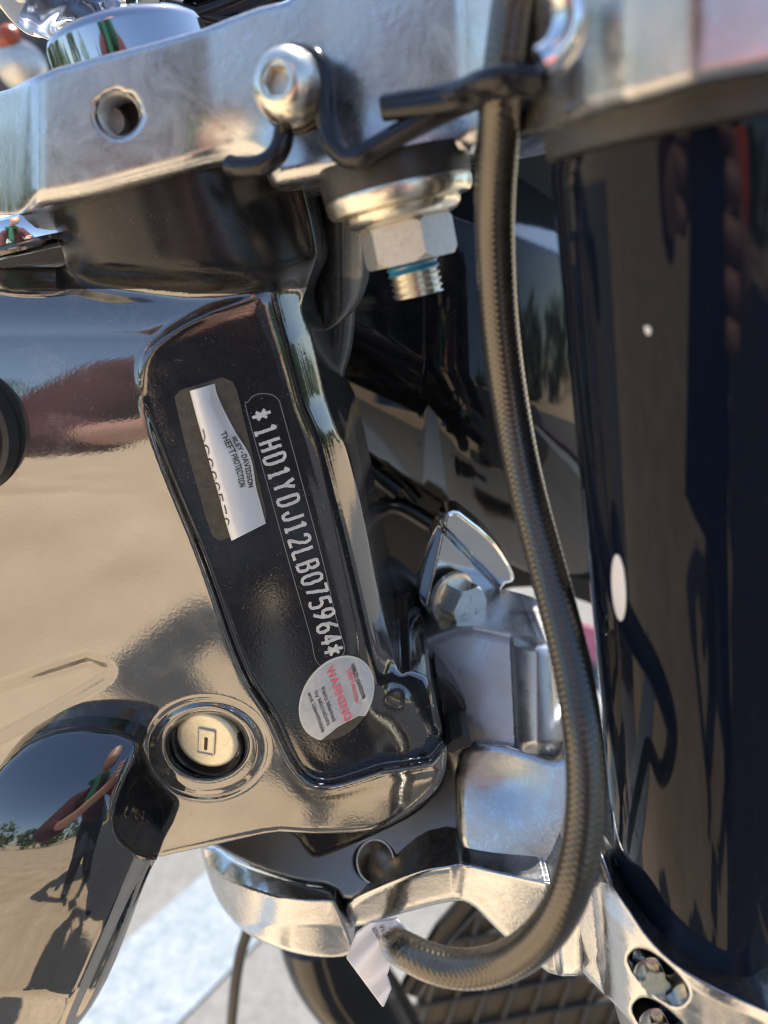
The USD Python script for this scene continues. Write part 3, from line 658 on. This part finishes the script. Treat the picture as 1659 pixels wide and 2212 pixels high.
# floor of the clamp with the drilled hole
fl = soften([(430,1800),(470,1832),(560,1878),(650,1906),(720,1912),(748,1950),(800,1918),(860,1893),(920,1872),(968,1866),(988,1850),(992,1820),(985,1640),(960,1580),(600,1640),(430,1760)], 1)
eh = np.array([(811+46*math.cos(a)*.98+4*math.sin(a), 1861+43*math.sin(a)) for a in np.linspace(0, 2*np.pi, 41)[:-1]])
fl = fl.difference(Polygon(eh))
floorY = plane3((700,1930,.244), (985,1870,.235), (800,1650,.272))
obj('clamp_floor', relief(fl, floorY, R=8, back=.02, step=6), MAT['cast_alloy'], lw, smooth=50)
q = [at(*c, float(floorY(*c))) for c in ((700,1930),(985,1870),(800,1650))]; fnrm = np.cross(q[1]-q[0], q[2]-q[0]); fnrm *= np.sign(fnrm[2])/np.linalg.norm(fnrm)
obj('drilled_hole', lathe([(.0084, .0003), (.0079, .0003), (.0074, -.0006), (.0074, -.030), (.0001, -.030)], at(811, 1861, float(floorY(811, 1861))), fnrm, 48, caps=False), MAT['bore_metal'], lw, smooth=40)
# arm: front faces
arm = soften([(744,1955),(768,1935),(800,1920),(860,1895),(920,1874),(965,1868),(1000,1862),(1060,1878),(1130,1893),(1192,1906),(1262,1898),(1272,1960),(1262,2000),(1258,2050),(1262,2108),(1195,2109),(1150,2075),(1100,2034),(1050,1985),(1020,1955),(990,1944),(930,1956),(850,1978),(770,2006),(752,1990)], 1)
pa = plane3((760,1960,.240), (980,1900,.226), (860,1980,.2385))
pb = plane3((1000,1900,.226), (1190,1940,.209), (1100,2030,.224))
pc_ = plane3((1190,1940,.209), (1262,2000,.196), (1210,2105,.207))
def blend(u, c, w): return ss(c-w, c+w, u)
def armY(u, v):
    a, b, c = pa(u, v), pb(u, v), pc_(u, v)
    y = a+(b-a)*blend(u+ .0*v, 992, 22)
    return y+(c-y)*blend(u-.12*(v-1950), 1190, 8)
obj('clamp_arm', relief(arm, armY, R=17, back=.03, step=4), MAT['clamp_alloy'], lw, smooth=50)
# block behind the hose
blk = soften([(984,1640),(984,1760),(988,1830),(1006,1856),(1060,1872),(1130,1888),(1195,1902),(1262,1894),(1330,1890),(1350,1850),(1330,1700),(1300,1560),(1240,1560),(1218,1600),(1212,1640),(1150,1622),(1080,1600),(1010,1600)], 1)
bY = plane3((985,1860,.232), (1250,1880,.215), (1080,1640,.2448))
def blkY(u, v): return bY(u, v)+.0015*np.exp(-((u-1095)/70)**2-((v-1690)/60)**2)
obj('clamp_block', relief(blk, blkY, R=20, back=.03, step=5), MAT['polished_alloy'], lw, 'polished flat face of the lower clamp reflecting the sky', smooth=50)
hub = soften([(830,1430),(880,1392),(930,1362),(1000,1340),(1090,1358),(1185,1384),(1212,1400),(1222,1450),(1228,1560),(1230,1700),(1150,1720),(1000,1730),(960,1640),(900,1500)], 1)
h1 = plane3((900,1400,.282), (1150,1400,.2655), (1000,1640,.2535))
def hubY(u, v):
    pil = np.sqrt(np.clip(1-((u-1166-(v-1500)*.05)/56)**2, 0, 1))*ss(1372, 1400, v)*ss(1655, 1600, v)
    return h1(u, v) - .0085*pil + .00009*np.clip(u-1160, 0, 80)
obj('clamp_hub', relief(hub, hubY, R=30, back=.04, step=4), MAT['brushed_alloy'], lw, 'brushed grey upper body of the lower clamp', smooth=55)
# collar round the fork's foot, with two pinch bolts in pockets
col = Polygon(np.vstack([spline([(1270,1900),(1310,1905),(1350,1950),(1400,2022),(1460,2080),(1550,2132),(1659,2182),(1780,2235)], 6), [(1780,2330),(1450,2330),(1380,2226),(1330,2172),(1275,2118),(1258,2100),(1240,2040),(1232,1985),(1250,1930)]])).buffer(0)
def slot(c, a, b, deg, k=1.0):
    t = np.linspace(0, 2*np.pi, 49)[:-1]; r = math.radians(deg); x, y = a*np.sign(np.cos(t))*np.abs(np.cos(t))**.8, b*np.sign(np.sin(t))*np.abs(np.sin(t))**.8
    return Polygon(np.column_stack([c[0]+x*math.cos(r)-y*math.sin(r), c[1]+x*math.sin(r)+y*math.cos(r)]))
sl1 = slot((1422,2110), 78, 34, 42); sl2 = slot((1432,2216), 78, 34, 42)
col = col.difference(sl1).difference(sl2)
cY = plane3((1260,2000,.196), (1500,2120,.158), (1330,2160,.190))
cY2 = plane3((1260,2000,.196), (1500,2120,.158), (1659,2175,.135))
toplip = signed(Polygon(np.vstack([spline([(1230,1900),(1300,1950),(1350,2000),(1410,2062),(1480,2115),(1560,2160),(1659,2205),(1780,2255)], 4), [(1780,1800),(1230,1800)]])))
def forkY(u, v, r):
    D = at(u, v, 1.0)-np.array([0, 0, CAMZ]); o = np.array([0, 0, CAMZ])-f1
    Dp = D-np.einsum('...k,k', D, fd)[..., None]*fd; op = o-np.dot(o, fd)*fd
    a = (Dp**2).sum(-1); b = 2*(Dp*op).sum(-1); c = (op**2).sum()-r*r
    q = b*b-4*a*c
    return np.where(q > 0, (-b-np.sqrt(np.maximum(q, 0)))/(2*a), 1.0)
def colY(u, v):
    a, b = cY(u, v), forkY(u, v, FR+.0075)
    return -smax(-a, -b, .006) + .00004*np.clip(toplip(u, v)+6, 0, 40)
obj('clamp_collar', relief(col, colY, R=9, back=.03, step=4.5), MAT['clamp_alloy'], lw, smooth=50)
for c in ((1406,2104), (1416,2212)):
    yy = float(colY(np.array([c[0]]), np.array([c[1]]))[0])+.0068
    pb_ = empty('pinch_bolt', bike, 'silver flanged pinch bolt in the upper pocket of the clamp' if c[1] < 2150 else 'silver flanged pinch bolt in the lower pocket of the clamp')
    o = at(*c, yy); a = np.array([-.12, -1, .45]); a /= np.linalg.norm(a)
    obj('bolt_flange', lathe([(.0040, -.012), (.0052, -.0002), (.0054, .0006), (.0052, .0014), (.0042, .0018), (.0001, .0018)], o, a, 48), MAT['zinc'], pb_, smooth=40)
    star = [(.0036*(1+.13*math.cos(6*t))*math.cos(t), .0036*(1+.13*math.cos(6*t))*math.sin(t)) for t in np.linspace(0, 2*np.pi, 61)[:-1]]
    e = trimesh.creation.extrude_polygon(Polygon(star), .0045); Mx = frame(a); e.vertices = e.vertices @ Mx.T + o+a*.0016
    obj('bolt_head', e, MAT['zinc'], pb_, smooth=40)
bk = soften([(1290,2020),(1400,2020),(1520,2120),(1620,2290),(1360,2290)], 1)
obj('pocket_wall', relief(bk, lambda u, v: colY(u, v)+.013, R=0, back=.01, step=14), MAT['cast_alloy'], lw)
# pin between block and fork
obj('brake_line', tube(spline([at(*q) for q in [(1240,1898,.190),(1290,1890,.186),(1335,1880,.182),(1358,1858,.186),(1372,1800,.196)]], 8), .0032, 20), MAT['satin_rubber'], bike, smooth=60)
# dust cap under the neck
dc = soften([(600,1790),(640,1806),(662,1842),(680,1857),(712,1846),(760,1828),(830,1800),(900,1764),(955,1700),(940,1660),(700,1760)], 1)
obj('dust_cap', relief(dc, lambda u, v: .252+0*u, R=12, back=.03, step=6), MAT['shell_black'], bike, smooth=50)
sk = soften([(930,1440),(975,1470),(1010,1520),(1020,1580),(1012,1610),(966,1630),(950,1560)], 1)
obj('bearing_seal', relief(sk, lambda u, v: .262+0*u, R=12, back=.03, step=5), MAT['dark_plastic'], bike, smooth=50)
obj('stop_tab', relief(soften([(962,1600),(1012,1584),(1020,1606),(1016,1612),(966,1632)], 1), lambda u, v: .244+0*u, R=6, back=.02, step=4), MAT['dark_plastic'], bike, smooth=50)

# ---- things behind the steering head
shell = soften([(700,520),(800,420),(880,240),(930,-80),(1280,-80),(1310,400),(1330,900),(1330,1260),(1200,1240),(1110,1233),(1076,1180),(1043,1143),(990,1113),(943,1083),(876,1037),(800,985),(752,935),(700,900)], 1)
crease = interp([700,985,1125,1215,1330], [330,470,515,552,610])
def shellY(u, v):
    e = np.minimum(crease(u)-v, 235)
    return .345+.00052*np.maximum(e, 0)+.00000055*np.maximum(e, 0)**2 + .0000008*np.maximum(-e-330, 0)**2*.9 + .07*np.clip((u-1000)/330, -.25, 1)**2 - .00004*np.clip(-e, 0, 900)
obj('headlamp_shell', relief(shell, shellY, R=10, back=.05, step=7), MAT['shell_black'], bike, 'gloss black headlamp shell behind the fork with sky mirrored on top', smooth=50)
obj('added_sun_block', relief(soften([(870,-100),(1290,-100),(1290,262),(870,262)], 1), lambda u, v: .386+0*u, R=10, back=.07, step=14), MAT['shell_black'], bike, smooth=50)  # added, out of view behind the upper clamp: keeps sun off the lower clamp
boot = soften([(640,400),(760,400),(788,480),(798,560),(796,610),(776,660),(745,690),(700,720),(675,735),(655,700),(640,600)], 2)
def bootY(u, v): return .292+.05*((u-725)/130)**2*.9+.00003*np.maximum(v-600, 0)
obj('cable_boot', relief(boot, bootY, R=20, back=.04, step=5), MAT['boot_rubber'], bike, 'dusty black rubber boot behind the head tube', smooth=60)
obj('cable_conduit', tube(spline([at(u, v, .318) for u, v in ((735,660),(728,740),(712,800),(690,860),(670,930))], 8), .0062, 24), MAT['boot_rubber'], bike, smooth=60)
back = soften([(600,300),(820,300),(1340,300),(1340,1330),(1240,1290),(1120,1260),(1040,1300),(960,1360),(860,1460),(700,1500),(560,900)], 1)
obj('inner_cover', relief(back, lambda u, v: .43+.0*u+.00002*(v-300), R=6, back=.04, step=20), MAT['matt_black'], bike, smooth=50)
for q, r in (([(760,960),(800,1010),(860,1060)], .006), ([(770,1050),(830,1010),(900,1080)], .004), ([(780,1120),(850,1090),(930,1130)], .005)):
    obj('wiring_loom', tube(spline([at(u, v, .40) for u, v in q], 8), r, 14), MAT['wire_black'], bike)
obj('cable_sleeve', tube(spline([at(*q) for q in [(790,1240,.33),(840,1270,.325),(890,1330,.325),(915,1400,.33),(905,1480,.335)]], 8), .013, 32), MAT['satin_rubber'], bike, smooth=60)
br = empty('lamp_bracket', bike, 'chromed lamp bracket held by a hex head bolt')
bp_ = soften([(958,1108),(985,1098),(1010,1118),(1045,1145),(1078,1182),(1108,1232),(1112,1255),(1085,1262),(1070,1300),(1030,1345),(985,1360),(945,1352),(918,1320),(898,1285),(905,1240),(925,1170)], 1)
bpl = plane3((910,1270,.300), (1060,1270,.316), (985,1350,.3075))
def brY(u, v):
    r = np.maximum(0, 946-(u+(v-1200)*.22))
    return bpl(u, v)+.00022*np.clip(r, 0, 60) - .007*ss(0, 14, (u-985)*.72-(v-1180)*.69)
obj('bracket_plate', relief(bp_, brY, R=12, back=.012, step=4), MAT['chrome'], br, smooth=50)
ho = at(972, 1290, .303); hx = np.array([.58, -.8, .02]); hx /= np.linalg.norm(hx)
hbp = empty('hex_bolt', bike, 'chromed hex head bolt with grade marks')
obj('bolt_flange', lathe([(.0001, 0), (.0118, 0), (.0124, .001), (.0118, .0026), (.0095, .0034), (.0001, .0034)], ho, hx, 64), MAT['zinc'], hbp, smooth=40)
obj('bolt_head', hexprism(.0100, .0105, .0012, ho+hx*.003, hx), MAT['zinc'], hbp, smooth=20)
gm = []
Mx = frame(hx, (1, 0, 0)); top = ho+hx*.0135
for a in (90, 210, 330):
    r = math.radians(a); gm.append(box_at(top+Mx @ np.array([.0046*math.cos(r), .0046*math.sin(r), 0]), (.0032, .0007, .0004), Mx @ np.array([[math.cos(r), -math.sin(r), 0], [math.sin(r), math.cos(r), 0], [0, 0, 1]])))
obj('grade_mark', join(*gm), MAT['zinc_rough'], hbp, smooth=False)

# ---- low down: cable, black tube, brown mesh, paper tag
obj('clutch_cable', tube(spline([at(*q) for q in [(545,1960,.42),(535,2010,.42),(520,2060,.42),(508,2130,.42),(498,2230,.42)]], 8), .0042, 16), MAT['wire_black'], bike, smooth=60)
obj('lower_frame_tube', tube(spline([at(*q) for q in [(690,1990,.42),(720,2080,.42),(790,2180,.42),(850,2290,.42)]], 8), .032, 48), MAT['shell_black'], bike, smooth=60)
mesh = empty('grille', bike, 'brown lattice grille low behind the clamp')
gp = soften([(900,2120),(1000,1960),(1100,2000),(1262,2100),(1420,2270),(900,2290)], 1)
gY = lambda u, v: .50+0*u
obj('grille_panel', relief(gp, gY, R=0, back=.01, step=20), MAT['brown_mesh'], mesh)
for k in range(9):
    u0 = 940+k*58
    obj('grille_bar', tube([at(u0+40, 1960, .497), at(u0, 2120, .497), at(u0-60, 2290, .497)], .0028, 8), MAT['dark_plastic'], mesh)
for k in range(5):
    v0 = 1990+k*64
    obj('grille_bar', tube([at(880, v0+60, .4955), at(1150, v0+8, .4955), at(1400, v0-36, .4955)], .0028, 8), MAT['dark_plastic'], mesh)
obj('fender_strut', tube([at(890,2130,.40), at(960,2010,.40), at(1040,1920,.40)], .008, 20), MAT['shell_black'], bike, smooth=60)
tagp = rounded([(770,2016),(800,1992),(858,1984),(884,2018),(880,2062),(844,2086),(837,2106),(846,2136),(828,2178),(748,2070)], 3)
def tagY(u, v): return .203+.003*np.sin((u+v)*.05)+.012*np.clip((860-u)/110, 0, 1)**2
tg = empty('hose_tag', bike, 'creased white printed tag wrapped around the brake hose')
obj('tag_film', relief(tagp, tagY, R=3, back=.0006, step=4), MAT['tag_paper'], tg, smooth=50)
obj('tag_text', text_on('202-', (818,2000), (834,2032), 8, .0004, .0002, Yf=tagY), MAT['ink_black'], tg, smooth=False)
obj('tag_text', text_on('02400 (W', (802,2006), (827,2050), 8, .0004, .0002, Yf=tagY), MAT['ink_black'], tg, smooth=False)

# ---- top left, out of focus: grip end and amber signal lens of the far handlebar
obj('handlebar_switchgear', relief(soften([(-80,-80),(330,-80),(300,40),(240,150),(120,230),(-80,260)], 2), lambda u, v: .62+.00015*np.abs(u-90), R=30, back=.06, step=14), MAT['satin_rubber'], bike, smooth=60)
obj('turn_signal_lens', lathe([(.0001, .006), (.005, .005), (.008, .002), (.009, -.004)], at(18, 84, .60), (0, -1, -.2), 32), MAT['amber_lens'], bike, smooth=60)
obj('signal_housing', lathe([(.0001, .008), (.010, .006), (.016, .001), (.017, -.006)], at(42, 140, .60), (0, -1, .1), 32), MAT['zinc_rough'], bike, smooth=60)

# ================================================================== the photographer, mirrored in the paint
def body(bones, edge=.02, it=12):
    ms = []
    for a, ra, b, rb in bones:
        sp = [manifold3d.Manifold.sphere(r, 24).translate(tuple(map(float, q))) for q, r in ((a, ra), (b, rb))]
        ms.append(manifold3d.Manifold.batch_hull(sp))
    m = manifold3d.Manifold.batch_boolean(ms, manifold3d.OpType.Add).refine_to_length(edge).to_mesh()
    t = trimesh.Trimesh(m.vert_properties[:, :3], m.tri_verts, process=True)
    trimesh.smoothing.filter_taubin(t, iterations=it); return t
who = empty('person'); tag(who, 'person in a maroon shirt and dark trousers bending to hold up a phone', 'person')
J = {k: np.array(v, float) for k, v in dict(hip=(-.10,-.86,.94), waist=(-.18,-.76,1.04), chest=(-.25,-.56,1.16), neck=(-.23,-.44,1.28), head=(-.19,-.36,1.40),
     sl=(-.45,-.56,1.14), sr=(-.05,-.54,1.20), el=(-.56,-.49,.82), er=(.20,-.42,.90), wl=(-.075,-.10,.945), wr=(.095,-.10,.92),
     hl=(-.20,-.84,.90), hr=(-.01,-.84,.90), kl=(-.15,-.68,.50), kr=(-.02,-.70,.50), al=(-.21,-.84,.09), ar=(.03,-.86,.09), tl=(-.22,-.68,.05), tr=(.05,-.70,.05)).items()}
obj('body', body([(J['neck'], .055, J['head']-[0,.01,.03], .06), (J['head']+[0,.0,.03], .092, J['head']+[0,.03,-.05], .072), (J['head']+[0,.09,-.02], .014, J['head']+[0,.085,.02], .010),
    (J['chest'], .10, J['neck'], .055), (J['sl'], .048, J['el'], .040), (J['el'], .040, J['wl'], .028), (J['sr'], .048, J['er'], .040), (J['er'], .040, J['wr'], .028),
    (J['chest'], .11, J['hip'], .10), (J['sl'], .05, J['sr'], .05)] +
    [(J['wl'], .026, J['wl']+[.015,.045,.02], .024), (J['wr'], .026, J['wr']+[-.012,.045,.02], .024)] +
    [b for k, sx in (('wl', 1), ('wr', -1)) for i in range(4) for b in [
        (J[k]+[sx*.012,.045,.035-.018*i], .0095, J[k]+[sx*.010,.078,.038-.019*i], .009), (J[k]+[sx*.010,.078,.038-.019*i], .009, J[k]+[sx*(.034-.003*abs(i-1)),.082,.038-.019*i], .008)]] +
    [b for k, sx in (('wl', 1), ('wr', -1)) for b in [(J[k]+[0,.02,.02], .012, J[k]+[sx*.02,.05,.055], .010), (J[k]+[sx*.02,.05,.055], .010, J[k]+[sx*.045,.066,.06], .009)]],
    .012, 6), MAT['skin'], who, smooth=True)
obj('shirt', body([(J['chest'], .145, J['waist'], .15), (J['waist'], .15, J['hip'], .165), (J['sl'], .082, J['sr'], .082), (J['sl'], .085, J['chest'], .13), (J['sr'], .085, J['chest'], .13),
    (J['sl'], .085, J['sl']*.1+J['el']*.9, .09), (J['sl']*.1+J['el']*.9, .088, J['el']*.7+J['wl']*.3, .060), (J['sr'], .085, J['sr']*.25+J['er']*.75, .075)]), MAT['maroon_cloth'], who, smooth=True)
obj('cuff', body([(J['sr']*.26+J['er']*.74, .077, J['sr']*.2+J['er']*.8, .077)], .02, 4), MAT['orange_cloth'], who, smooth=True)
obj('trousers', body([(J['hip'], .158, J['hl'], .11), (J['hip'], .158, J['hr'], .11), (J['hl'], .105, J['kl'], .075), (J['kl'], .075, J['al'], .062), (J['hr'], .105, J['kr'], .075), (J['kr'], .075, J['ar'], .062)]), MAT['navy_cloth'], who, smooth=True)
obj('scarf', body([(J['neck']-[.09,-.05,.05], .035, J['neck']+[.09,.05,-.05], .035), (J['neck']+[.0,.08,-.07], .035, J['chest']+[.0,.16,-.14], .045)]), MAT['green_cloth'], who, smooth=True)
obj('hair', body([(J['head']+[0,-.03,.05], .095, J['head']+[0,-.03,.0], .09)]), MAT['hair'], who, smooth=True)
for k in ('l', 'r'):
    obj('shoe', body([(J['a'+k]-[0,.03,.03], .055, J['t'+k], .045)]), MAT['shoe'], who, smooth=True)
RC = np.array([[1, 0, 0], [0, ct, -st], [0, st, ct]])                      # x, forward, up of the phone
ph = box_at(np.array([0, 0, CAMZ])+RC @ np.array([.018, -.0085, -.055]), (.074, .008, .148), RC)
p = obj('phone', ph, MAT['phone_black'], smooth=False); tag(p, 'thin black phone held upright in both hands', 'phone')

obj('frame_backbone', relief(soften([(-80,500),(170,500),(190,640),(-80,640)], 1), lambda u, v: .36+0*u, R=10, back=.06, step=12), MAT['dark_plastic'], bike, smooth=60)

# far trees all round the lot, met only in mirrored paint and chrome
def tree_line(n, seed):
    r = np.random.default_rng(seed); cs = []
    for i in range(n):
        a = r.uniform(math.radians(115), math.radians(425)); d = r.uniform(16, 26); h = r.uniform(2.6, 5.2); w = r.uniform(1.4, 3.0)
        k = 130; p = r.normal(0, 1, (k, 3)); p /= np.linalg.norm(p, axis=1)[:, None]; p *= r.uniform(.55, 1.0, (k, 1))
        cs.append(p*[w, w, h*.5]+[d*math.cos(a), d*math.sin(a), h*.52])
    C = np.vstack(cs); m = len(C); A = r.normal(0, 1, (m, 3)); B = r.normal(0, 1, (m, 3)); sz = r.uniform(.25, .5, (m, 1))
    A = A/np.linalg.norm(A, axis=1)[:, None]*sz; B = B/np.linalg.norm(B, axis=1)[:, None]*sz
    V = np.stack([C-A, C+B, C+A, C-B], 1).reshape(-1, 3); i = np.arange(m)*4
    return trimesh.Trimesh(V, np.vstack([np.column_stack([i, i+1, i+2]), np.column_stack([i, i+2, i+3])]), process=False)
p = obj('tree_line', tree_line(70, 3), MAT['leaf'], smooth=False); tag(p, 'far-off green trees around the lot, seen mirrored in the chrome', 'trees', kind='stuff')

fu, fv = 1398, 714
obj('paint_fleck', relief(rounded([(1391,706),(1400,703),(1407,712),(1404,724),(1396,722)], 2), lambda u, v: forkY(u, v, FR+.0002), R=2, back=.0004, step=2), MAT['label_paper'], fk, 'small white fleck stuck on the fork tube')

ov = Polygon([(1337+15*math.cos(t)+4*math.sin(t), 1270+72*math.sin(t)) for t in np.linspace(0, 2*np.pi, 41)[:-1]])  # pale oval patch imitates a bright reflection in the fork's gloss paint
obj('painted_reflection', relief(ov, lambda u, v: forkY(u, v, FR+.0003), R=2, back=.0004, step=4), MAT['label_paper'], fk, 'pale oval reflection painted onto the fork tube')
